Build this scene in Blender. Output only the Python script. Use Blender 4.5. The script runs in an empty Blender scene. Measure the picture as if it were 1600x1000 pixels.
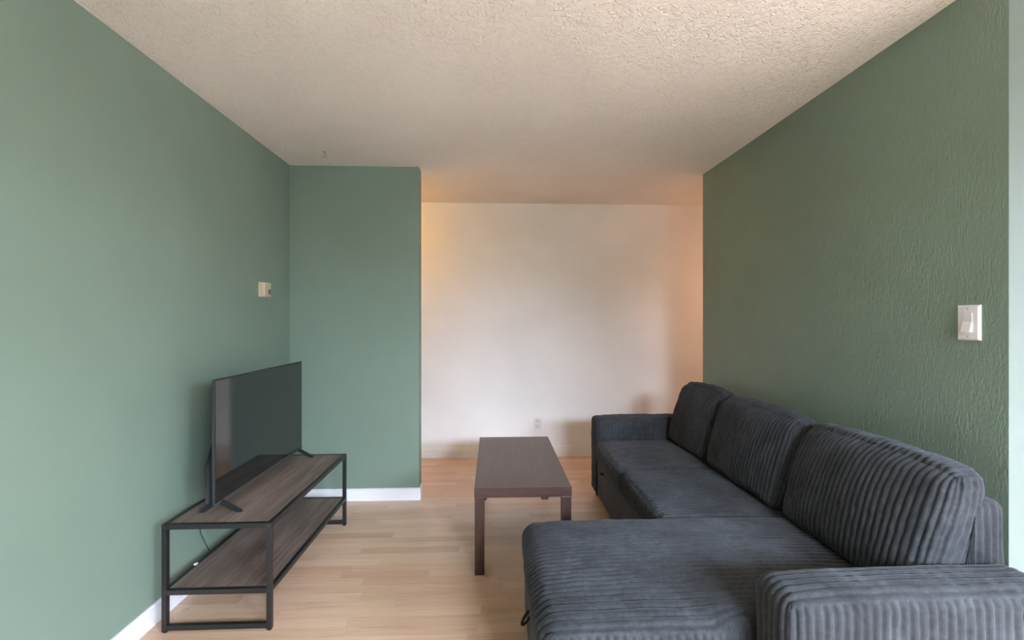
import bpy, bmesh, math, random
import numpy as np
from mathutils import Vector

# ------------------------------------------------------------ camera, light, exposure
scene = bpy.context.scene
F_PX = 730.0
CAM_Z = 1.317
cam_data = bpy.data.cameras.new('camera')
cam_data.sensor_width = 36.0
cam_data.lens = F_PX / 1600.0 * 36.0
cam_data.clip_start = 0.02
cam = bpy.data.objects.new('camera', cam_data)
scene.collection.objects.link(cam)
cam.location = (0, 0, CAM_Z)
cam.rotation_euler = (math.radians(90), 0, -math.atan(31 / F_PX))
scene.camera = cam

scene.view_settings.view_transform = 'Standard'
scene.view_settings.look = 'None'
scene.view_settings.gamma = 1.0
scene.view_settings.use_curve_mapping = False
scene.view_settings.exposure = 0.58

world = bpy.data.worlds.new('world')
scene.world = world
world.use_nodes = True
world.node_tree.nodes['Background'].inputs[0].default_value = (0.75, 0.85, 1.0, 1)
world.node_tree.nodes['Background'].inputs[1].default_value = 1.0


def area_light(name, loc, rot, sx, sy, power, color, spread=180):
    l = bpy.data.lights.new(name, 'AREA')
    l.shape = 'RECTANGLE'
    l.size, l.size_y = sx, sy
    l.energy = power
    l.color = color
    l.spread = math.radians(spread)
    o = bpy.data.objects.new(name, l)
    scene.collection.objects.link(o)
    o.location = loc
    o.rotation_euler = rot
    return o


def point_light(name, loc, power, color, radius=0.1):
    l = bpy.data.lights.new(name, 'POINT')
    l.energy = power
    l.color = color
    l.shadow_soft_size = radius
    o = bpy.data.objects.new(name, l)
    scene.collection.objects.link(o)
    o.location = loc
    return o


WIN_Y = -1.6
# daylight: bright sky above the trees outside, seen through the two windows behind the camera
area_light('daylight_sky', (2.3, -3.3, 3.37), (math.radians(62), 0, 0), 8.6, 2.6, 6900, (0.745, 0.84, 1.0))
# lights: added fill behind the camera to brighten ceiling and right wall, warm lamps in the hall
point_light('room_fill', (1.2, -0.6, 2.0), 13, (0.85, 1.0, 0.40), 0.2)
point_light('hall_lamp_left', (-1.5, 4.0, 2.15), 17, (1.0, 0.48, 0.10), 0.12)
point_light('hall_lamp_right', (2.7, 4.0, 1.6), 8.5, (1.0, 0.50, 0.27), 0.12)


# ------------------------------------------------------------ helpers
def link(o):
    scene.collection.objects.link(o)
    return o


def mesh_obj(name, bm, mat, parent=None, smooth=False):
    me = bpy.data.meshes.new(name)
    bm.normal_update()
    bm.to_mesh(me)
    bm.free()
    if smooth:
        me.shade_smooth()
    me.materials.append(mat)
    o = link(bpy.data.objects.new(name, me))
    if parent is not None:
        o.parent = parent
    return o


def thing(name, label, cat, loc=(0, 0, 0), rotz=0.0, group=None):
    o = link(bpy.data.objects.new(name, None))
    o.location = loc
    o.rotation_euler = (0, 0, rotz)
    o.empty_display_size = 0.1
    o['label'] = label
    o['category'] = cat
    if group:
        o['group'] = group
    return o


def tag(o, label, cat):
    o['label'] = label
    o['category'] = cat
    return o


def box(bm, lo, hi, bevel=0.0, seg=2):
    lo, hi = Vector(lo), Vector(hi)
    vs = [bm.verts.new((x, y, z)) for x in (lo.x, hi.x) for y in (lo.y, hi.y) for z in (lo.z, hi.z)]
    idx = [(0, 1, 3, 2), (4, 6, 7, 5), (0, 4, 5, 1), (2, 3, 7, 6), (0, 2, 6, 4), (1, 5, 7, 3)]
    fs = [bm.faces.new([vs[i] for i in f]) for f in idx]
    if bevel > 0:
        es = list({e for f in fs for e in f.edges})
        bmesh.ops.bevel(bm, geom=es, offset=bevel, segments=seg, profile=0.5, affect='EDGES')
    return fs


def box_obj(name, lo, hi, mat, parent=None, bevel=0.0):
    bm = bmesh.new()
    box(bm, lo, hi, bevel)
    return mesh_obj(name, bm, mat, parent)


def tube(bm, pts, r, seg=10, closed=False, cap=True, flat=1.0):
    pts = [Vector(p) for p in pts]
    n = len(pts)
    rings = []
    prev = None
    for i, p in enumerate(pts):
        if closed:
            t = pts[(i + 1) % n] - pts[i - 1]
        else:
            t = pts[min(i + 1, n - 1)] - pts[max(i - 1, 0)]
        t.normalize()
        if prev is None:
            a = Vector((0, 0, 1)) if abs(t.z) < 0.9 else Vector((1, 0, 0))
            u = t.cross(a).normalized()
        else:
            u = (prev - t * prev.dot(t)).normalized()
        prev = u
        v = t.cross(u)
        rings.append([bm.verts.new(p + u * (r * math.cos(2 * math.pi * k / seg)) + v * (r * flat * math.sin(2 * math.pi * k / seg))) for k in range(seg)])
    m = n if closed else n - 1
    for i in range(m):
        A, B = rings[i], rings[(i + 1) % n]
        for k in range(seg):
            bm.faces.new((A[k], A[(k + 1) % seg], B[(k + 1) % seg], B[k]))
    if cap and not closed:
        bm.faces.new(rings[0][::-1])
        bm.faces.new(rings[-1])


def cyl(bm, c, axis, r, h, seg=20):
    axis = Vector(axis).normalized()
    c = Vector(c)
    tube(bm, [c, c + axis * h], r, seg)


# ------------------------------------------------------------ materials
def new_mat(name):
    m = bpy.data.materials.new(name)
    m.use_nodes = True
    nt = m.node_tree
    b = nt.nodes['Principled BSDF']
    return m, nt, b


def N(nt, kind, **kw):
    n = nt.nodes.new(kind)
    for k, v in kw.items():
        if k in n.inputs.keys() if isinstance(k, str) else False:
            n.inputs[k].default_value = v
        else:
            setattr(n, k, v)
    return n


def mth(nt, op, a, b=None, c=None):
    n = nt.nodes.new('ShaderNodeMath')
    n.operation = op
    for i, v in enumerate((a, b, c)):
        if v is None:
            continue
        if isinstance(v, (int, float)):
            n.inputs[i].default_value = v
        else:
            nt.links.new(v, n.inputs[i])
    return n.outputs[0]


def ramp(nt, fac, stops):
    n = nt.nodes.new('ShaderNodeValToRGB')
    el = n.color_ramp.elements
    while len(el) > 1:
        el.remove(el[-1])
    el[0].position = stops[0][0]
    el[0].color = (*stops[0][1], 1)
    for p, c in stops[1:]:
        e = el.new(p)
        e.color = (*c, 1)
    nt.links.new(fac, n.inputs[0])
    return n.outputs[0]


def objcoord(nt, scale=(1, 1, 1)):
    tc = nt.nodes.new('ShaderNodeTexCoord')
    mp = nt.nodes.new('ShaderNodeMapping')
    mp.inputs['Scale'].default_value = scale
    nt.links.new(tc.outputs['Object'], mp.inputs[0])
    return mp.outputs[0]


def noise(nt, vec, scale, detail=3, rough=0.5, dist=0.0):
    n = nt.nodes.new('ShaderNodeTexNoise')
    n.inputs['Scale'].default_value = scale
    n.inputs['Detail'].default_value = detail
    n.inputs['Roughness'].default_value = rough
    n.inputs['Distortion'].default_value = dist
    nt.links.new(vec, n.inputs['Vector'])
    return n.outputs['Fac']


def bump(nt, bsdf, h, strength, distance):
    n = nt.nodes.new('ShaderNodeBump')
    n.inputs['Strength'].default_value = strength
    n.inputs['Distance'].default_value = distance
    nt.links.new(h, n.inputs['Height'])
    nt.links.new(n.outputs[0], bsdf.inputs['Normal'])
    return n


def mixc(nt, fac, a, b, mode='MIX'):
    n = nt.nodes.new('ShaderNodeMix')
    n.data_type = 'RGBA'
    n.blend_type = mode
    for sock, v in ((n.inputs[0], fac), (n.inputs[6], a), (n.inputs[7], b)):
        if isinstance(v, (int, float)):
            sock.default_value = v
        elif isinstance(v, tuple):
            sock.default_value = (*v, 1)
        else:
            nt.links.new(v, sock)
    return n.outputs[2]


def paint(name, col, rough=0.6, bscale=60, bstr=0.15, bdist=0.002, var=0.03, kind='orange'):
    m, nt, b = new_mat(name)
    v = objcoord(nt)
    big = noise(nt, v, 1.3, 3)
    c2 = tuple(c * (1 - var * 2) for c in col)
    c1 = tuple(min(1, c * (1 + var)) for c in col)
    nt.links.new(ramp(nt, big, [(0.35, c2), (0.65, c1)]), b.inputs['Base Color'])
    b.inputs['Roughness'].default_value = rough
    b.inputs['Specular IOR Level'].default_value = 0.3
    if kind == 'orange':
        h = noise(nt, v, bscale, 3, 0.6)
    elif kind == 'trowel':       # short raised strokes of a brushed-on texture
        hs = []
        for ang, sc in ((0.35, 15), (-0.45, 17), (1.2, 13)):
            tc = nt.nodes.new('ShaderNodeTexCoord')
            mp = nt.nodes.new('ShaderNodeMapping')
            mp.inputs['Rotation'].default_value = (ang, 0, 0)
            mp.inputs['Scale'].default_value = (1, 3.6, 1.0)
            nt.links.new(tc.outputs['Object'], mp.inputs[0])
            q = noise(nt, mp.outputs[0], sc, 3, 0.6, 0.5)
            q = mth(nt, 'ABSOLUTE', mth(nt, 'SUBTRACT', q, 0.5))
            q = mth(nt, 'SUBTRACT', 1.0, mth(nt, 'MINIMUM', mth(nt, 'MULTIPLY', q, 9.0), 1.0))
            g = mth(nt, 'MULTIPLY', mth(nt, 'MAXIMUM', mth(nt, 'SUBTRACT', noise(nt, v, 7.0 + sc * 0.2, 2, 0.5), 0.42), 0.0), 4.0)
            hs.append(mth(nt, 'MULTIPLY', q, g))
        f = noise(nt, v, 70, 3)
        h = mth(nt, 'ADD', mth(nt, 'ADD', mth(nt, 'ADD', hs[0], hs[1]), hs[2]), mth(nt, 'MULTIPLY', f, 0.6))
    else:                        # sprayed knock-down ceiling
        a = noise(nt, v, bscale, 2, 0.55, 1.2)
        c = noise(nt, v, bscale * 2.4, 2, 0.5)
        a = mth(nt, 'SMOOTH_MAX', a, 0.48, 0.05)
        h = mth(nt, 'ADD', mth(nt, 'MULTIPLY', a, 2.0), mth(nt, 'MULTIPLY', c, 0.5))
    bump(nt, b, h, bstr, bdist)
    return m


GREEN = (0.200, 0.278, 0.230)
M_GREEN = paint('green_wall_paint', GREEN, 0.5, 45, 0.12, 0.002)
M_GREEN_TEX = paint('green_textured_wall_paint', GREEN, 0.45, 60, 0.40, 0.002, kind='trowel')
M_CREAM = paint('off_white_wall_paint', (0.84, 0.85, 0.87), 0.6, 50, 0.15, 0.002)
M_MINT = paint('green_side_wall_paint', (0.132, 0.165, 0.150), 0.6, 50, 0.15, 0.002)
M_CEIL = paint('sprayed_ceiling', (0.89, 0.845, 0.80), 0.9, 52, 0.85, 0.012, var=0.02, kind='ceil')
M_TRIM = paint('white_trim_paint', (0.80, 0.82, 0.87), 0.35, 30, 0.04, 0.001, var=0.01)


def floor_material():
    m, nt, b = new_mat('maple_laminate')
    tc = nt.nodes.new('ShaderNodeTexCoord')
    sp = nt.nodes.new('ShaderNodeSeparateXYZ')
    nt.links.new(tc.outputs['Object'], sp.inputs[0])
    x, y = sp.outputs[0], sp.outputs[1]
    W = 0.0635
    ry = mth(nt, 'DIVIDE', y, W)
    row = mth(nt, 'FLOOR', ry)
    wn = nt.nodes.new('ShaderNodeTexWhiteNoise')
    wn.noise_dimensions = '1D'
    nt.links.new(row, wn.inputs['W'])
    off = wn.outputs['Value']
    ln = mth(nt, 'ADD', mth(nt, 'MULTIPLY', off, 0.25), 0.42)
    cx = mth(nt, 'DIVIDE', mth(nt, 'ADD', x, mth(nt, 'MULTIPLY', off, 7.3)), ln)
    cell = mth(nt, 'FLOOR', cx)
    cv = nt.nodes.new('ShaderNodeCombineXYZ')
    nt.links.new(cell, cv.inputs[0])
    nt.links.new(row, cv.inputs[1])
    w2 = nt.nodes.new('ShaderNodeTexWhiteNoise')
    w2.noise_dimensions = '2D'
    nt.links.new(cv.outputs[0], w2.inputs['Vector'])
    rnd = w2.outputs['Value']
    base = ramp(nt, rnd, [(0.0, (0.56, 0.365, 0.245)), (0.22, (0.59, 0.40, 0.275)), (0.5, (0.62, 0.435, 0.305)), (0.8, (0.645, 0.465, 0.333)), (1.0, (0.68, 0.51, 0.38))])
    # grain, shifted strip by strip
    gv = nt.nodes.new('ShaderNodeCombineXYZ')
    nt.links.new(mth(nt, 'MULTIPLY', mth(nt, 'ADD', x, mth(nt, 'MULTIPLY', rnd, 31.0)), 1.6), gv.inputs[0])
    nt.links.new(mth(nt, 'MULTIPLY', y, 26.0), gv.inputs[1])
    nt.links.new(rnd, gv.inputs[2])
    g = noise(nt, gv.outputs[0], 2.2, 5, 0.6, 0.6)
    grain = ramp(nt, g, [(0.3, (0.86, 0.84, 0.82)), (0.5, (1, 1, 1)), (0.72, (1.05, 1.04, 1.03))])
    col = mixc(nt, 1.0, base, grain, 'MULTIPLY')
    # hairline joints
    fy = mth(nt, 'FRACT', ry)
    ey = mth(nt, 'MINIMUM', fy, mth(nt, 'SUBTRACT', 1.0, fy))
    ly = mth(nt, 'LESS_THAN', ey, 0.012)
    fx = mth(nt, 'MULTIPLY', mth(nt, 'FRACT', cx), ln)
    lx = mth(nt, 'LESS_THAN', fx, 0.0015)
    line = mth(nt, 'MULTIPLY', mth(nt, 'MAXIMUM', ly, lx), 0.22)
    col = mixc(nt, line, col, (0.30, 0.18, 0.11))
    # small knots
    kn = noise(nt, tc.outputs['Object'], 9.0, 2)
    kf = mth(nt, 'MULTIPLY', mth(nt, 'GREATER_THAN', kn, 0.77), 0.35)
    col = mixc(nt, kf, col, (0.32, 0.19, 0.12))
    nt.links.new(col, b.inputs['Base Color'])
    r = noise(nt, tc.outputs['Object'], 3.0, 3)
    nt.links.new(mth(nt, 'ADD', mth(nt, 'MULTIPLY', r, 0.12), 0.27), b.inputs['Roughness'])
    b.inputs['Specular IOR Level'].default_value = 0.5
    bump(nt, b, g, 0.04, 0.001)
    return m


def wood_material(name, c_dark, c_mid, c_light, axis='y', rough=0.5, scale=1.0, knots=True):
    m, nt, b = new_mat(name)
    s = {'y': (18, 1.0, 18), 'x': (1.0, 18, 18), 'z': (18, 18, 1.0)}[axis]
    v = objcoord(nt, s)
    g = noise(nt, v, 2.2 * scale, 6, 0.62, 0.8)
    v2 = objcoord(nt, tuple(3 if t == 18 else 0.8 for t in s))
    g2 = noise(nt, v2, 2.5, 3, 0.5, 0.4)
    f = mth(nt, 'ADD', mth(nt, 'MULTIPLY', g, 0.62), mth(nt, 'MULTIPLY', g2, 0.38))
    col = ramp(nt, f, [(0.34, c_dark), (0.5, c_mid), (0.64, c_light)])
    nt.links.new(col, b.inputs['Base Color'])
    b.inputs['Roughness'].default_value = rough
    bump(nt, b, g, 0.12, 0.001)
    return m


def simple(name, col, rough=0.5, metal=0.0, spec=0.5, bs=0.0, bscale=200):
    m, nt, b = new_mat(name)
    v = objcoord(nt)
    n = noise(nt, v, 12, 2)
    nt.links.new(ramp(nt, n, [(0.3, tuple(c * 0.93 for c in col)), (0.7, col)]), b.inputs['Base Color'])
    b.inputs['Roughness'].default_value = rough
    b.inputs['Metallic'].default_value = metal
    b.inputs['Specular IOR Level'].default_value = spec
    if bs:
        bump(nt, b, noise(nt, v, bscale, 2), bs, 0.0005)
    return m


def velvet(name, col, sheen=0.7):
    m, nt, b = new_mat(name)
    v = objcoord(nt)
    big = noise(nt, v, 5.0, 4, 0.6, 0.6)
    fine = noise(nt, v, 55.0, 3, 0.6, 0.5)
    f = mth(nt, 'ADD', mth(nt, 'MULTIPLY', big, 0.6), mth(nt, 'MULTIPLY', fine, 0.4))
    lo = tuple(c * 0.55 for c in col)
    hi = tuple(c * 1.75 for c in col)
    nt.links.new(ramp(nt, f, [(0.36, lo), (0.5, col), (0.66, hi)]), b.inputs['Base Color'])
    b.inputs['Roughness'].default_value = 0.8
    b.inputs['Specular IOR Level'].default_value = 0.2
    b.inputs['Sheen Weight'].default_value = sheen
    b.inputs['Sheen Roughness'].default_value = 0.38
    b.inputs['Sheen Tint'].default_value = (0.74, 0.80, 0.92, 1)
    bump(nt, b, noise(nt, v, 160.0, 3, 0.6), 0.25, 0.002)
    return m


M_FLOOR = floor_material()
M_SHELF = wood_material('grey_brown_weathered_wood', (0.085, 0.062, 0.053), (0.175, 0.132, 0.115), (0.27, 0.215, 0.19), 'y', 0.45)
M_ESPRESSO = wood_material('espresso_wood_top', (0.060, 0.038, 0.036), (0.078, 0.051, 0.048), (0.098, 0.067, 0.062), 'y', 0.34)
M_ESPRESSO_X = wood_material('espresso_wood_apron', (0.020, 0.009, 0.008), (0.040, 0.018, 0.015), (0.066, 0.031, 0.025), 'x', 0.4)
M_ESPRESSO_Z = wood_material('espresso_wood_leg', (0.016, 0.007, 0.006), (0.036, 0.016, 0.012), (0.062, 0.029, 0.022), 'z', 0.4)
M_BLACK_METAL = simple('black_powder_coated_steel', (0.012, 0.012, 0.013), 0.42, 0.0, 0.5, 0.1)
M_BLACK_PLASTIC = simple('black_plastic', (0.014, 0.016, 0.018), 0.45)
M_TV_BACK = simple('dark_grey_tv_plastic', (0.020, 0.026, 0.028), 0.5)
M_BEZEL = simple('grey_bezel', (0.10, 0.10, 0.105), 0.35, 0.5)
M_WHITE_PLASTIC = simple('white_plastic', (0.80, 0.80, 0.82), 0.35)
M_BEIGE_PLASTIC = simple('beige_plastic', (0.56, 0.50, 0.37), 0.5)
M_DARK_WINDOW = simple('dark_display', (0.12, 0.115, 0.09), 0.3)
M_SLOT = simple('outlet_slot_dark', (0.12, 0.11, 0.10), 0.6)
M_BRASS = simple('brass', (0.75, 0.52, 0.25), 0.3, 0.9)
M_BOLT = simple('dark_bolt', (0.09, 0.09, 0.095), 0.4, 0.6)
M_SCREW = simple('screw_steel', (0.55, 0.55, 0.56), 0.35, 0.8)
M_VELVET = velvet('charcoal_corduroy_velvet', (0.029, 0.032, 0.037), 0.24)
M_STRAP = simple('black_webbing', (0.012, 0.012, 0.012), 0.8, 0, 0.2, 0.4, 400)


def screen_mat():
    m, nt, b = new_mat('matte_black_screen')
    v = objcoord(nt)
    n = noise(nt, v, 3, 2)
    nt.links.new(ramp(nt, n, [(0.3, (0.008, 0.009, 0.010)), (0.7, (0.009, 0.010, 0.011))]), b.inputs['Base Color'])
    b.inputs['Roughness'].default_value = 0.07
    b.inputs['IOR'].default_value = 1.75
    return m


M_SCREEN = screen_mat()


# ------------------------------------------------------------ the room
H = 2.44
XL, XR = -1.468, 1.627
Y_PART0, Y_PART1 = 3.455, 3.565      # green partition
X_PART = -0.537
Y_END = 3.545                         # far end of the right wall
Y_NEAR = 1.405                        # near end of the right wall
Y_FAR = 4.495


def struct(name, boxes, mat, parent=None, bevel=0.0):
    bm = bmesh.new()
    for lo, hi in boxes:
        box(bm, lo, hi, bevel)
    o = mesh_obj(name, bm, mat, parent)
    if parent is None:
        o['kind'] = 'structure'
    return o


struct('floor', [((-3.6, WIN_Y - 0.15, -0.10), (4.0, Y_FAR + 0.12, 0.0))], M_FLOOR)
struct('ceiling', [((-3.6, WIN_Y - 0.15, H), (4.0, Y_FAR + 0.12, H + 0.1))], M_CEIL)
struct('wall_left', [((XL - 0.12, WIN_Y, 0), (XL, Y_PART0, H))], M_GREEN)
struct('wall_partition', [((-3.5, Y_PART0, 0), (X_PART, Y_PART1, H))], M_GREEN)
struct('wall_right', [((XR, Y_NEAR + 0.001, 0), (XR + 0.12, Y_END, H))], M_GREEN_TEX)
struct('wall_side', [((XR + 0.0003, Y_NEAR, 0), (3.9, Y_NEAR + 0.1, H))], M_MINT)
struct('wall_far', [((-3.5, Y_FAR, 0), (3.9, Y_FAR + 0.12, H))], M_CREAM)
struct('wall_hall_left', [((-3.6, Y_PART0, 0), (-3.5, Y_FAR + 0.12, H))], M_CREAM)
struct('wall_hall_right', [((3.9, Y_NEAR, 0), (4.0, Y_FAR + 0.12, H))], M_CREAM)
struct('wall_hall_near', [((XR + 0.12, Y_END - 0.12, 0), (3.9, Y_END, H))], M_CREAM)
struct('wall_room_right', [((3.6, WIN_Y, 0), (3.7, Y_NEAR, H))], M_CREAM)
# the wall behind the camera with its two window openings
w1, w2 = (0.72, 1.68, 0.6, 2.1), (2.2, 3.3, 0.3, 2.2)
struct('wall_window', [
    ((XL - 0.12, WIN_Y - 0.12, 0), (w1[0], WIN_Y, H)),
    ((w1[0], WIN_Y - 0.12, 0), (w1[1], WIN_Y, w1[2])), ((w1[0], WIN_Y - 0.12, w1[3]), (w1[1], WIN_Y, H)),
    ((w1[1], WIN_Y - 0.12, 0), (w2[0], WIN_Y, H)),
    ((w2[0], WIN_Y - 0.12, 0), (w2[1], WIN_Y, w2[2])), ((w2[0], WIN_Y - 0.12, w2[3]), (w2[1], WIN_Y, H)),
    ((w2[1], WIN_Y - 0.12, 0), (3.7, WIN_Y, H))], M_CREAM)


def window(n, w):
    x0, x1, z0, z1 = w
    t = 0.04
    y0, y1 = WIN_Y - 0.02, WIN_Y + 0.02
    struct('window_%d' % n, [((x0 - t, WIN_Y, z0 - t), (x0, y1, z1 + t)), ((x1, WIN_Y, z0 - t), (x1 + t, y1, z1 + t)),
                             ((x0, WIN_Y, z1), (x1, y1, z1 + t)), ((x0, WIN_Y, z0 - t), (x1, y1, z0))], M_TRIM)


window(1, w1)
window(2, w2)


def profile_board(name, p0, p1, nrm, h, t, mat, lines=False):
    """Skirting board from p0 to p1 on the floor, standing off a wall along nrm."""
    p0, p1, nrm = Vector(p0), Vector(p1), Vector(nrm)
    if lines:
        prof = [(0, 0), (t, 0), (t, h * 0.55), (t * 0.8, h * 0.58), (t * 0.8, h * 0.64), (t, h * 0.67), (t * 0.7, h * 0.80), (t * 0.72, h * 0.86), (t * 0.35, h), (0, h)]
    else:
        prof = [(0, 0), (t, 0), (t, h - 0.006), (t - 0.006, h), (0, h)]
    bm = bmesh.new()
    A = [bm.verts.new(p0 + nrm * a + Vector((0, 0, b))) for a, b in prof]
    B = [bm.verts.new(p1 + nrm * a + Vector((0, 0, b))) for a, b in prof]
    k = len(prof)
    for i in range(k):
        bm.faces.new((A[i], B[i], B[(i + 1) % k], A[(i + 1) % k]))
    bm.faces.new(A[::-1])
    bm.faces.new(B)
    bmesh.ops.recalc_face_normals(bm, faces=bm.faces)
    o = mesh_obj(name, bm, mat)
    o['kind'] = 'structure'
    return o


BH, BT = 0.088, 0.014
profile_board('baseboard_left', (XL, WIN_Y, 0), (XL, Y_PART0, 0), (1, 0, 0), BH, BT, M_TRIM)
profile_board('baseboard_partition', (XL + BT, Y_PART0, 0), (X_PART + BT, Y_PART0, 0), (0, -1, 0), BH, BT, M_TRIM)
profile_board('baseboard_partition_end', (X_PART, Y_PART0, 0), (X_PART, Y_PART1, 0), (1, 0, 0), BH, BT, M_TRIM)
profile_board('baseboard_far', (-3.5, Y_FAR, 0), (3.9, Y_FAR, 0), (0, -1, 0), 0.10, 0.016, M_CREAM, True)
profile_board('baseboard_right', (XR, Y_NEAR, 0), (XR, Y_END, 0), (-1, 0, 0), BH, BT, M_TRIM)
profile_board('baseboard_side', (XR, Y_NEAR, 0), (3.6, Y_NEAR, 0), (0, -1, 0), BH, BT, M_TRIM)


# ------------------------------------------------------------ sofa
class WaveNoise:
    """Cheap vectorised smooth noise: a sum of random plane waves (about -1..1)."""
    def __init__(self, seed, freq, n=10):
        r = np.random.RandomState(seed)
        d = r.normal(size=(n, 3))
        d /= np.linalg.norm(d, axis=1)[:, None]
        self.k = d * (2 * np.pi * freq * r.uniform(0.6, 1.4, n))[:, None]
        self.p = r.uniform(0, 2 * np.pi, n)
        self.n = n

    def __call__(self, P):
        return np.sin(P @ self.k.T + self.p).sum(axis=1) / math.sqrt(self.n) * 0.8


PITCH = 0.0252


def soft_box(name, lo, hi, r, ribs, mat, parent, step=(0.012, 0.012, 0.012), depth=0.0085, seed=1,
             shape=None, wobble=0.0025, crumple=0.0009, welt=0.0022, power=0.7):
    """Upholstered block: rounded box whose faces carry corduroy wales.
    ribs maps each face (-1..+3 style key) to the axis across which the wales repeat."""
    lo, hi = np.array(lo, float), np.array(hi, float)
    size = hi - lo
    n = [max(6, int(round(size[a] / step[a]))) for a in range(3)]
    ax = []
    for a in range(3):
        t = np.linspace(0, size[a], n[a] + 1)
        # extra samples in the rounded edges
        e = r * (1 - np.cos(np.linspace(0, np.pi / 2, 7)))
        e = e[e < size[a] / 2]
        t = np.concatenate([t, e, size[a] - e])
        t = np.unique(np.round(t, 5))
        keep = [t[0]]
        for v in t[1:-1]:
            if v - keep[-1] > 0.0022 and t[-1] - v > 0.0015:
                keep.append(v)
        keep.append(t[-1])
        ax.append(np.array(keep) + lo[a])
    K = [len(v) for v in ax]
    code = lambda i, j, k: (i * K[1] + j) * K[2] + k
    codes, quads = [], []
    for a in range(3):
        b, c = (a + 1) % 3, (a + 2) % 3
        for side in (0, K[a] - 1):
            I, J = np.meshgrid(np.arange(K[b]), np.arange(K[c]), indexing='ij')
            idx = [None] * 3
            idx[a] = np.full_like(I, side)
            idx[b], idx[c] = I, J
            C = code(*idx)
            q = np.stack([C[:-1, :-1], C[1:, :-1], C[1:, 1:], C[:-1, 1:]], axis=-1).reshape(-1, 4)
            if side == 0:
                q = q[:, ::-1]
            quads.append(q)
    quads = np.concatenate(quads)
    uniq, inv = np.unique(quads.ravel(), return_inverse=True)
    faces = inv.reshape(-1, 4)
    k = uniq % K[2]
    j = (uniq // K[2]) % K[1]
    i = uniq // (K[1] * K[2])
    P = np.stack([ax[0][i], ax[1][j], ax[2][k]], axis=1)
    Q = np.clip(P, lo + r, hi - r)
    D = P - Q
    L = np.linalg.norm(D, axis=1)
    Nn = D / np.maximum(L, 1e-9)[:, None]
    pos = Q + Nn * r
    A = np.abs(Nn)
    order = np.argsort(-A, axis=1)
    first, second = order[:, 0], order[:, 1]
    row = np.arange(len(P))
    a1, a2 = A[row, first], A[row, second]

    def axis_of(dim):
        s = Nn[row, dim] > 0
        out = np.zeros(len(P), int)
        for d in range(3):
            for sg in (False, True):
                m = (dim == d) & (s == sg)
                out[m] = ribs[('x', 'y', 'z')[d] + ('+' if sg else '-')]
        return out
    g1 = axis_of(first)
    g2 = axis_of(second)
    wob = WaveNoise(seed, 2.2)(P) * wobble + WaveNoise(seed + 7, 9.0)(P) * wobble * 0.25
    coord = P[row, g1] + wob
    rib = np.abs(np.cos(np.pi * coord / PITCH)) ** power
    differ = (g1 != g2)
    mask = np.where(differ, np.clip((a1 - a2) / 0.30, 0, 1), 1.0)
    mask = mask * mask * (3 - 2 * mask)
    h = depth * rib * mask + (depth + welt) * (1 - mask)
    h += crumple * WaveNoise(seed + 3, 22.0)(P) + 0.0016 * WaveNoise(seed + 5, 5.0)(P)
    pos = pos + Nn * (h - depth)[:, None]
    if shape is not None:
        uvw = (P - lo) / size * 2 - 1          # -1..1 in the box
        pos = shape(pos, uvw, Nn)
    me = bpy.data.meshes.new(name)
    me.vertices.add(len(pos))
    me.vertices.foreach_set('co', pos.astype(np.float32).ravel())
    me.loops.add(faces.size)
    me.loops.foreach_set('vertex_index', faces.astype(np.int32).ravel())
    me.polygons.add(len(faces))
    me.polygons.foreach_set('loop_start', np.arange(0, faces.size, 4, dtype=np.int32))
    me.update(calc_edges=True)
    me.validate()
    me.shade_smooth()
    me.materials.append(mat)
    o = link(bpy.data.objects.new(name, me))
    o.parent = parent
    return o


def bowl(u, v, p=2.0):
    return (1 - np.abs(u) ** p) * (1 - np.abs(v) ** p)


SX0, SX1 = 0.750, 1.505       # front and back of the sofa
Y_A0, Y_A1 = 1.150, 1.325     # near arm
Y_B0, Y_B1 = 3.360, 3.530     # far arm
Y_S1, Y_S2 = 2.035, 2.690     # chaise | middle seat | far seat
CH_X = 0.130
SEAT_Z = 0.445

sofa = thing('sectional_sofa', 'charcoal wide-wale corduroy sectional sofa with chaise, three loose back cushions, along the right green wall', 'sofa', (0, 0, 0))

ARM_RIBS = {'x-': 1, 'x+': 1, 'z+': 1, 'z-': 1, 'y-': 0, 'y+': 0}
SEAT_RIBS = {'x-': 1, 'x+': 1, 'z+': 1, 'z-': 1, 'y-': 0, 'y+': 0}
BASE_RIBS = {'x-': 1, 'x+': 1, 'z+': 1, 'z-': 1, 'y-': 0, 'y+': 0}


def arm_shape(pos, u, n):
    top = np.clip(u[:, 2], 0, 1)
    pos[:, 2] += top * (0.010 * (1 - u[:, 1] ** 2) - 0.012 * np.clip(-u[:, 0], 0, 1) ** 3)
    pos[:, 1] += n[:, 1] * 0.008 * bowl(u[:, 0], u[:, 2])
    return pos


near_arm = soft_box('armrest', (SX0, Y_A0, 0.045), (SX1, Y_A1, 0.607), 0.040, ARM_RIBS, M_VELVET, sofa,
                    (0.0036, 0.0036, 0.011), seed=11, shape=arm_shape)
far_arm = soft_box('armrest', (SX0, Y_B0, 0.045), (SX1, Y_B1, 0.600), 0.028, ARM_RIBS, M_VELVET, sofa,
                   (0.0036, 0.0042, 0.014), seed=12, shape=arm_shape, depth=0.0062)


def seat_shape(pos, u, n):
    up = np.clip((u[:, 2] + 1) / 2, 0, 1)
    pos[:, 2] += up * (0.016 * bowl(u[:, 0], u[:, 1], 2.6) - 0.030 * np.clip(-u[:, 0] - 0.6, 0, 1) ** 2)
    pos[:, 0] += np.where(n[:, 0] < -0.3, -0.012 * bowl(u[:, 1], u[:, 2]), 0)
    return pos


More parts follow.
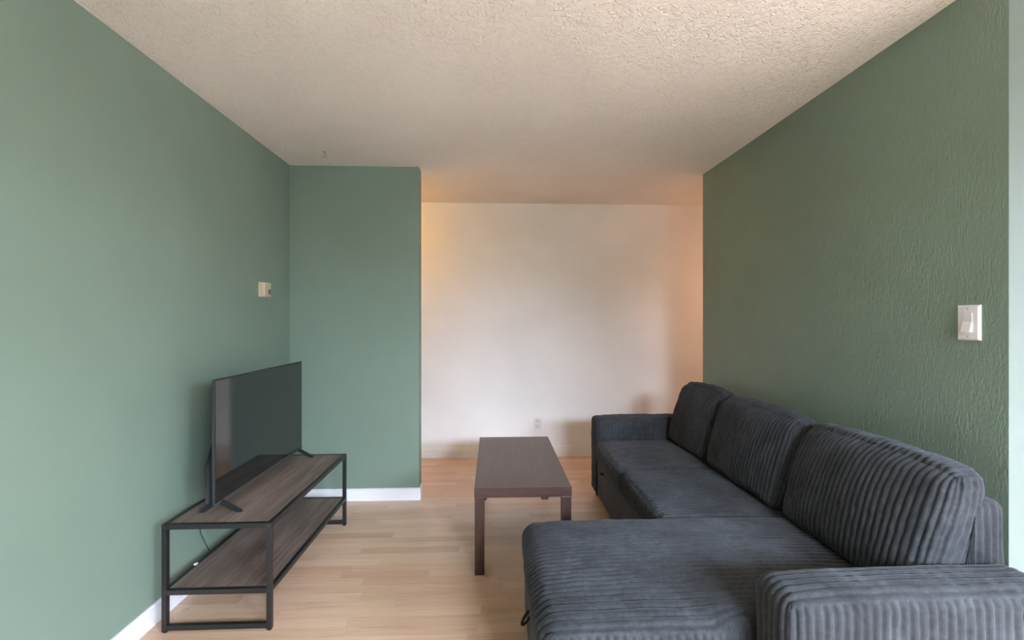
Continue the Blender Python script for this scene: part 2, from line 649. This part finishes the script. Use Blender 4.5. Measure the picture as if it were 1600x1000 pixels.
soft_box('seat_cushion', (SX0 - 0.004, Y_S2 + 0.002, 0.305), (1.36, Y_B0 - 0.004, SEAT_Z), 0.032, SEAT_RIBS, M_VELVET, sofa,
         (0.016, 0.0042, 0.012), seed=21, shape=seat_shape, depth=0.0055)
soft_box('seat_cushion', (SX0 - 0.004, Y_S1 + 0.004, 0.305), (1.36, Y_S2 - 0.002, SEAT_Z), 0.034, SEAT_RIBS, M_VELVET, sofa,
         (0.014, 0.0038, 0.012), seed=22, shape=seat_shape)


def chaise_shape(pos, u, n):
    up = np.clip((u[:, 2] + 1) / 2, 0, 1)
    pos[:, 2] += up * (0.018 * bowl(u[:, 0], u[:, 1], 2.4) - 0.035 * np.clip(-u[:, 0] - 0.72, 0, 1) ** 1.5)
    pos[:, 0] += np.where(n[:, 0] < -0.3, -0.010 * bowl(u[:, 1], u[:, 2]), 0)
    # in front of the arm the cushion wraps forward
    w = np.clip((SX0 - 0.012 - pos[:, 0]) / 0.11, 0, 1) * np.clip(-u[:, 1], 0, 1) ** 4
    pos[:, 1] -= 0.052 * w * w * (3 - 2 * w)
    return pos


soft_box('chaise_cushion', (CH_X, Y_A1 + 0.006, 0.300), (1.36, Y_S1 - 0.002, SEAT_Z + 0.010), 0.055, SEAT_RIBS, M_VELVET, sofa,
         (0.0042, 0.0036, 0.012), seed=23, shape=chaise_shape, crumple=0.0009, wobble=0.0016, depth=0.0095)

soft_box('base', (SX0 + 0.012, Y_S1 + 0.004, 0.045), (1.46, Y_B0 - 0.004, 0.303), 0.012, BASE_RIBS, M_VELVET, sofa,
         (0.02, 0.0045, 0.02), seed=31, depth=0.0022, crumple=0.0006)
soft_box('chaise_base', (CH_X + 0.012, Y_A1 + 0.008, 0.045), (1.46, Y_S1 + 0.002, 0.299), 0.014, BASE_RIBS, M_VELVET, sofa,
         (0.02, 0.0045, 0.02), seed=32, depth=0.0022, crumple=0.0006)


def back_frame_shape(pos, u, n):
    up = (u[:, 2] + 1) / 2
    pos[:, 0] += np.where(u[:, 0] < 0, -u[:, 0], 0) * 0.115 * up     # front side leans back
    return pos


soft_box('backrest_frame', (1.315, Y_A1 - 0.012, 0.30), (1.518, Y_B0 + 0.01, 0.785), 0.030, {'x-': 1, 'x+': 1, 'z+': 1, 'z-': 1, 'y-': 0, 'y+': 0},
         M_VELVET, sofa, (0.0045, 0.0045, 0.014), seed=41, shape=back_frame_shape)


def back_cushion(y0, y1, z1, seed, puff=0.035, lean=0.13, dx=0.0, skew=0.0):
    def shp(pos, u, n):
        up = (u[:, 2] + 1) / 2
        front = np.clip(-u[:, 0], 0, 1)
        b = bowl(u[:, 1], u[:, 2], 2.4)
        pos[:, 0] += -puff * front * b + puff * 0.3 * (1 - front) * b
        # corners pull in a little, bottom edge sits wider
        pos[:, 1] += -u[:, 1] * 0.010 * (np.abs(u[:, 2]) ** 3)
        pos[:, 2] += -0.006 * (np.abs(u[:, 1]) ** 4) * np.clip(u[:, 2], 0, 1) + 0.006 * (1 - u[:, 1] ** 2) * np.clip(u[:, 2], 0, 1)
        # thinner at the top
        pos[:, 0] += -u[:, 0] * 0.012 * np.clip(u[:, 2], 0, 1) ** 2
        pos[:, 0] += lean * up * 0.75 + skew * u[:, 1]
        pos += 0.004 * np.stack([WaveNoise(seed + 50 + q, 3.0)(pos) for q in range(3)], axis=1)
        return pos
    return soft_box('back_cushion', (1.265 + dx, y0, SEAT_Z + 0.005), (1.418 + dx, y1, z1), 0.055,
                    {'x-': 1, 'x+': 1, 'z+': 1, 'z-': 1, 'y-': 0, 'y+': 0}, M_VELVET, sofa,
                    (0.0055, 0.0037, 0.0075), seed=seed, shape=shp, crumple=0.0016, wobble=0.004, depth=0.0085)


back_cushion(2.775, 3.345, 0.875, 51, lean=0.145, dx=-0.005)
back_cushion(2.045, 2.765, 0.870, 52, lean=0.15, dx=-0.008)
back_cushion(1.312, 2.030, 0.872, 53, puff=0.042, lean=0.165, dx=-0.024, skew=0.012)

# feet
for fx, fy in ((0.80, 3.49), (0.80, 1.19), (1.44, 3.49), (1.44, 1.19), (0.19, 1.39), (0.19, 1.97)):
    bm = bmesh.new()
    cyl(bm, (fx, fy, 0.0), (0, 0, 1), 0.022, 0.05, 16)
    mesh_obj('foot', bm, M_BLACK_PLASTIC, sofa)

# pull loop on the chaise front, and the small pull tab on the drawer front
bm = bmesh.new()
pts = []
for k in range(25):
    t = 2 * math.pi * k / 24
    a = math.sin(t) * 0.0125
    s = 0.033 * (1 - math.cos(t))
    pts.append((CH_X + 0.012 - s * 0.50 + a * 0.80, 1.66 + a * 0.5, 0.288 - s * 0.84 - a * 0.35))
tube(bm, pts[:-1], 0.0045, 8, closed=True, flat=1.3)
tag_o = mesh_obj('pull_strap', bm, M_STRAP, sofa, True)
tag_o['label'] = 'black webbing pull loop'
bm = bmesh.new()
box(bm, (SX0 - 0.010, 3.16, 0.255), (SX0 + 0.014, 3.20, 0.262), 0.002)
mesh_obj('pull_tab', bm, M_STRAP, sofa)

# ------------------------------------------------------------ coffee table
tb = thing('coffee_table', 'dark espresso rectangular wooden coffee table with square legs in front of the sofa', 'coffee table', (0.161, 2.94, 0))
tx0, tx1, ty0, ty1, tz = -0.253, 0.253, -0.528, 0.528, 0.449
bm = bmesh.new()
box(bm, (tx0, ty0, tz - 0.050), (tx1, ty1, tz), 0.0015, 1)
top = mesh_obj('tabletop', bm, M_ESPRESSO, tb)
top.data.materials.append(M_ESPRESSO_X)
for p in top.data.polygons:
    if abs(p.normal.y) > 0.7:
        p.material_index = 1
for sx in (-1, 1):
    for sy in (-1, 1):
        x = tx0 + 0.002 if sx < 0 else tx1 - 0.052
        y = ty0 + 0.002 if sy < 0 else ty1 - 0.052
        box_obj('leg', (x, y, 0.0), (x + 0.05, y + 0.05, tz - 0.050), M_ESPRESSO_Z, tb, 0.0015)

# ------------------------------------------------------------ TV stand
X0, X1, SY0, SY1, SZ = -1.388, -0.936, 2.022, 3.052, 0.456
stand = thing('tv_stand', 'low black metal tv stand with two grey-brown wood shelves against the left green wall', 'tv stand', ((X0 + X1) / 2, (SY0 + SY1) / 2, 0))
hx, hy = (X1 - X0) / 2, (SY1 - SY0) / 2
T = 0.021
LOW = 0.180
for sx in (-1, 1):
    for sy in (-1, 1):
        x0 = -hx if sx < 0 else hx - T
        y0 = -hy if sy < 0 else hy - T
        lg = box_obj('leg', (x0, y0, 0.004), (x0 + T, y0 + T, SZ), M_BLACK_METAL, stand, 0.0015)
        bm = bmesh.new()
        cyl(bm, (x0 + T / 2, y0 + T / 2, 0), (0, 0, 1), 0.009, 0.005, 14)
        mesh_obj('foot_cap', bm, M_BLACK_PLASTIC, lg)
        if sy < 0:
            for z in (SZ - T / 2, LOW - T / 2):
                bm = bmesh.new()
                cyl(bm, (x0 + T / 2, y0 + 0.0002, z), (0, -1, 0), 0.0032, 0.0012, 12)
                mesh_obj('bolt', bm, M_BOLT, lg)
for sy in (-1, 1):
    y0 = -hy if sy < 0 else hy - T
    for z in (SZ - T, LOW - T, 0.010):
        box_obj('cross_rail', (-hx + T, y0 + 0.0005, z), (hx - T, y0 + T - 0.0005, z + T), M_BLACK_METAL, stand, 0.001)
for sx in (-1, 1):
    x0 = -hx if sx < 0 else hx - T
    for z in (SZ - T, LOW - T):
        box_obj('long_rail', (x0 + 0.0005, -hy + T, z), (x0 + T - 0.0005, hy - T, z + T), M_BLACK_METAL, stand, 0.001)
for z in (SZ, LOW):
    m = 0.006 if z == SZ else T
    box_obj('shelf_board', (-hx + 0.004 if z == SZ else -hx + T, -hy + T, z - 0.015), (hx - m if z != SZ else hx - T, hy - T, z - 0.001), M_SHELF, stand)

# ------------------------------------------------------------ television
TVY0, TVY1, TVZ0, TVZ1 = 2.099, 3.040, 0.499, 1.054
TVX = -1.215
tv = thing('television', 'thin black flat-screen television standing on the tv stand', 'television', (TVX, (TVY0 + TVY1) / 2, SZ))
tw = (TVY1 - TVY0) / 2
z0, z1 = TVZ0 - SZ, TVZ1 - SZ
box_obj('panel', (-0.012, -tw, z0), (0.0, tw, z1), M_TV_BACK, tv, 0.002)
box_obj('screen', (-0.001, -tw + 0.006, z0 + 0.012), (0.0012, tw - 0.006, z1 - 0.006), M_SCREEN, tv)
box_obj('bottom_bezel', (-0.004, -tw + 0.001, z0 - 0.001), (0.0028, tw - 0.001, z0 + 0.011), M_BEZEL, tv, 0.001)
# rear housing: deeper towards the bottom, ending below the top
bm = bmesh.new()
prof = [(-0.012, z0 + 0.004), (-0.044, z0 + 0.006), (-0.048, z0 + 0.05), (-0.046, z0 + 0.17), (-0.034, z0 + 0.215), (-0.024, z0 + 0.36), (-0.017, z1 - 0.06), (-0.012, z1 - 0.03)]
A = [bm.verts.new((x, -tw + 0.012 + (0.05 if x > -0.03 else 0.0), z)) for x, z in prof]
B = [bm.verts.new((x, tw - 0.012 - (0.05 if x > -0.03 else 0.0), z)) for x, z in prof]
for i in range(len(prof)):
    j = (i + 1) % len(prof)
    bm.faces.new((A[i], B[i], B[j], A[j]))
bm.faces.new(A[::-1])
bm.faces.new(B)
bmesh.ops.recalc_face_normals(bm, faces=bm.faces)
mesh_obj('rear_housing', bm, M_TV_BACK, tv)
for fy in (2.150, 2.985):
    y = fy - (TVY0 + TVY1) / 2
    bm = bmesh.new()
    for d, reach in ((1, 0.098), (-1, 0.082)):
        # a thin slanting blade from the panel down to the board
        P = [(-0.010 - d * 0.008, z0 + 0.016), (-0.010 + d * 0.016, z0 + 0.012), (-0.008 + d * reach, 0.0075), (-0.008 + d * (reach + 0.002), 0.0),
             (-0.008 + d * (reach - 0.020), 0.0), (-0.010 + d * 0.004, z0 - 0.004)]
        a = [bm.verts.new((q[0], y - 0.007, q[1])) for q in P]
        b = [bm.verts.new((q[0], y + 0.007, q[1])) for q in P]
        k = len(P)
        for i in range(k):
            bm.faces.new((a[i], a[(i + 1) % k], b[(i + 1) % k], b[i]))
        bm.faces.new(a)
        bm.faces.new(b[::-1])
    bmesh.ops.recalc_face_normals(bm, faces=bm.faces)
    mesh_obj('stand_foot', bm, M_BLACK_PLASTIC, tv)


def bez(pts, n=40):
    P = [Vector(p) for p in pts]
    out = []
    m = len(P)
    for s in range(m - 1):
        p0, p1, p2, p3 = P[max(s - 1, 0)], P[s], P[s + 1], P[min(s + 2, m - 1)]
        for k in range(n // (m - 1) + 1):
            t = k / (n // (m - 1) + 1)
            out.append(0.5 * ((2 * p1) + (-p0 + p2) * t + (2 * p0 - 5 * p1 + 4 * p2 - p3) * t * t + (-p0 + 3 * p1 - 3 * p2 + p3) * t ** 3))
    out.append(P[-1])
    return out


bm = bmesh.new()
tube(bm, bez([(-1.278, 2.30, 0.62), (-1.33, 2.40, 0.56), (-1.41, 2.45, 0.49), (-1.436, 2.42, 0.423), (-1.440, 2.371, 0.293), (-1.440, 2.40, 0.215), (-1.440, 2.46, 0.12), (-1.438, 2.50, 0.05), (-1.43, 2.56, 0.006)], 60), 0.0019, 8)
tag(mesh_obj('power_cord', bm, M_BLACK_PLASTIC, None, True), 'thin black power cord hanging from the back of the television behind the tv stand', 'cord')
bm = bmesh.new()
box(bm, (-1.383, 2.225, LOW), (-1.371, 2.243, LOW + 0.006), 0.002)
tag(mesh_obj('cable_clip', bm, M_WHITE_PLASTIC), 'tiny white plastic clip lying on the rear edge of the lower tv stand shelf', 'clip')

# ------------------------------------------------------------ thermostat, switch, outlet, hook
th = thing('thermostat', 'small square beige thermostat mounted on the left green wall', 'thermostat', (XL, 3.05, 1.51))
box_obj('back_plate', (0, -0.050, -0.048), (0.010, 0.048, 0.048), M_BEIGE_PLASTIC, th, 0.002)
box_obj('cover', (0.010, -0.043, -0.044), (0.036, 0.044, 0.045), M_BEIGE_PLASTIC, th, 0.004)
box_obj('display', (0.035, 0.004, -0.030), (0.0368, 0.040, 0.004), M_DARK_WINDOW, th)
bm = bmesh.new()
cyl(bm, (0.036, -0.030, 0.030), (1, 0, 0), 0.007, 0.003, 16)
o = mesh_obj('dial', bm, M_BEIGE_PLASTIC, th)

sw = thing('light_switch', 'white rocker light switch on the right green wall above the sofa', 'light switch', (XR, 1.525, 1.308))
bm = bmesh.new()
hw, hh, tt, bv = 0.0385, 0.0600, 0.008, 0.006
v0 = [bm.verts.new((0, y, z)) for y, z in ((-hw, -hh), (hw, -hh), (hw, hh), (-hw, hh))]
v1 = [bm.verts.new((-0.003, y, z)) for y, z in ((-hw, -hh), (hw, -hh), (hw, hh), (-hw, hh))]
v2 = [bm.verts.new((-tt, y, z)) for y, z in ((-hw + bv, -hh + bv), (hw - bv, -hh + bv), (hw - bv, hh - bv), (-hw + bv, hh - bv))]
for a, b in ((v0, v1), (v1, v2)):
    for i in range(4):
        bm.faces.new((a[i], a[(i + 1) % 4], b[(i + 1) % 4], b[i]))
bm.faces.new(v2)
bm.faces.new(v0[::-1])
bmesh.ops.recalc_face_normals(bm, faces=bm.faces)
mesh_obj('wall_plate', bm, M_WHITE_PLASTIC, sw)
bm = bmesh.new()
P = [(-0.007, 0.033), (-0.010, 0.033), (-0.0095, 0.004), (-0.019, -0.032), (-0.007, -0.032)]
a = [bm.verts.new((x, -0.0155, z)) for x, z in P]
b = [bm.verts.new((x, 0.0155, z)) for x, z in P]
for i in range(5):
    bm.faces.new((a[i], a[(i + 1) % 5], b[(i + 1) % 5], b[i]))
bm.faces.new(a)
bm.faces.new(b[::-1])
bmesh.ops.recalc_face_normals(bm, faces=bm.faces)
mesh_obj('rocker', bm, M_WHITE_PLASTIC, sw)
for z in (0.047, -0.047):
    bm = bmesh.new()
    cyl(bm, (-0.0078, 0, z), (-1, 0, 0), 0.0032, 0.0012, 14)
    mesh_obj('screw', bm, M_SCREW, sw)

ot = thing('wall_outlet', 'white duplex power outlet low on the off-white far wall', 'outlet', (0.438, Y_FAR, 0.324))
box_obj('cover_plate', (-0.036, -0.006, -0.058), (0.036, 0, 0.058), M_WHITE_PLASTIC, ot, 0.002)
for z in (0.026, -0.026):
    rc = box_obj('receptacle', (-0.017, -0.009, z - 0.019), (0.017, -0.005, z + 0.019), M_WHITE_PLASTIC, ot, 0.003)
    bm = bmesh.new()
    box(bm, (-0.009, -0.0098, z - 0.001), (-0.006, -0.0088, z + 0.010))
    box(bm, (0.006, -0.0098, z - 0.001), (0.009, -0.0088, z + 0.010))
    cyl(bm, (0, -0.0088, z - 0.010), (0, -1, 0), 0.004, 0.001, 12)
    mesh_obj('slots', bm, M_SLOT, rc)
bm = bmesh.new()
cyl(bm, (0, -0.0058, 0), (0, -1, 0), 0.003, 0.0015, 12)
mesh_obj('screw', bm, M_SCREW, ot)

hk = thing('ceiling_hook', 'small brass screw hook in the textured ceiling near the green partition', 'hook', (-1.118, 3.167, H))
bm = bmesh.new()
cyl(bm, (0, 0, 0), (0, 0, -1), 0.011, 0.003, 18)
mesh_obj('collar', bm, M_BRASS, hk)
bm = bmesh.new()
pts = [(0, 0, -0.002), (0, 0, -0.014)] + [(0.011 * math.sin(t) , 0, -0.025 + 0.011 * math.cos(t)) for t in [math.radians(d) for d in range(0, 271, 18)]]
tube(bm, pts, 0.0032, 8)
mesh_obj('hook', bm, M_BRASS, hk, True)
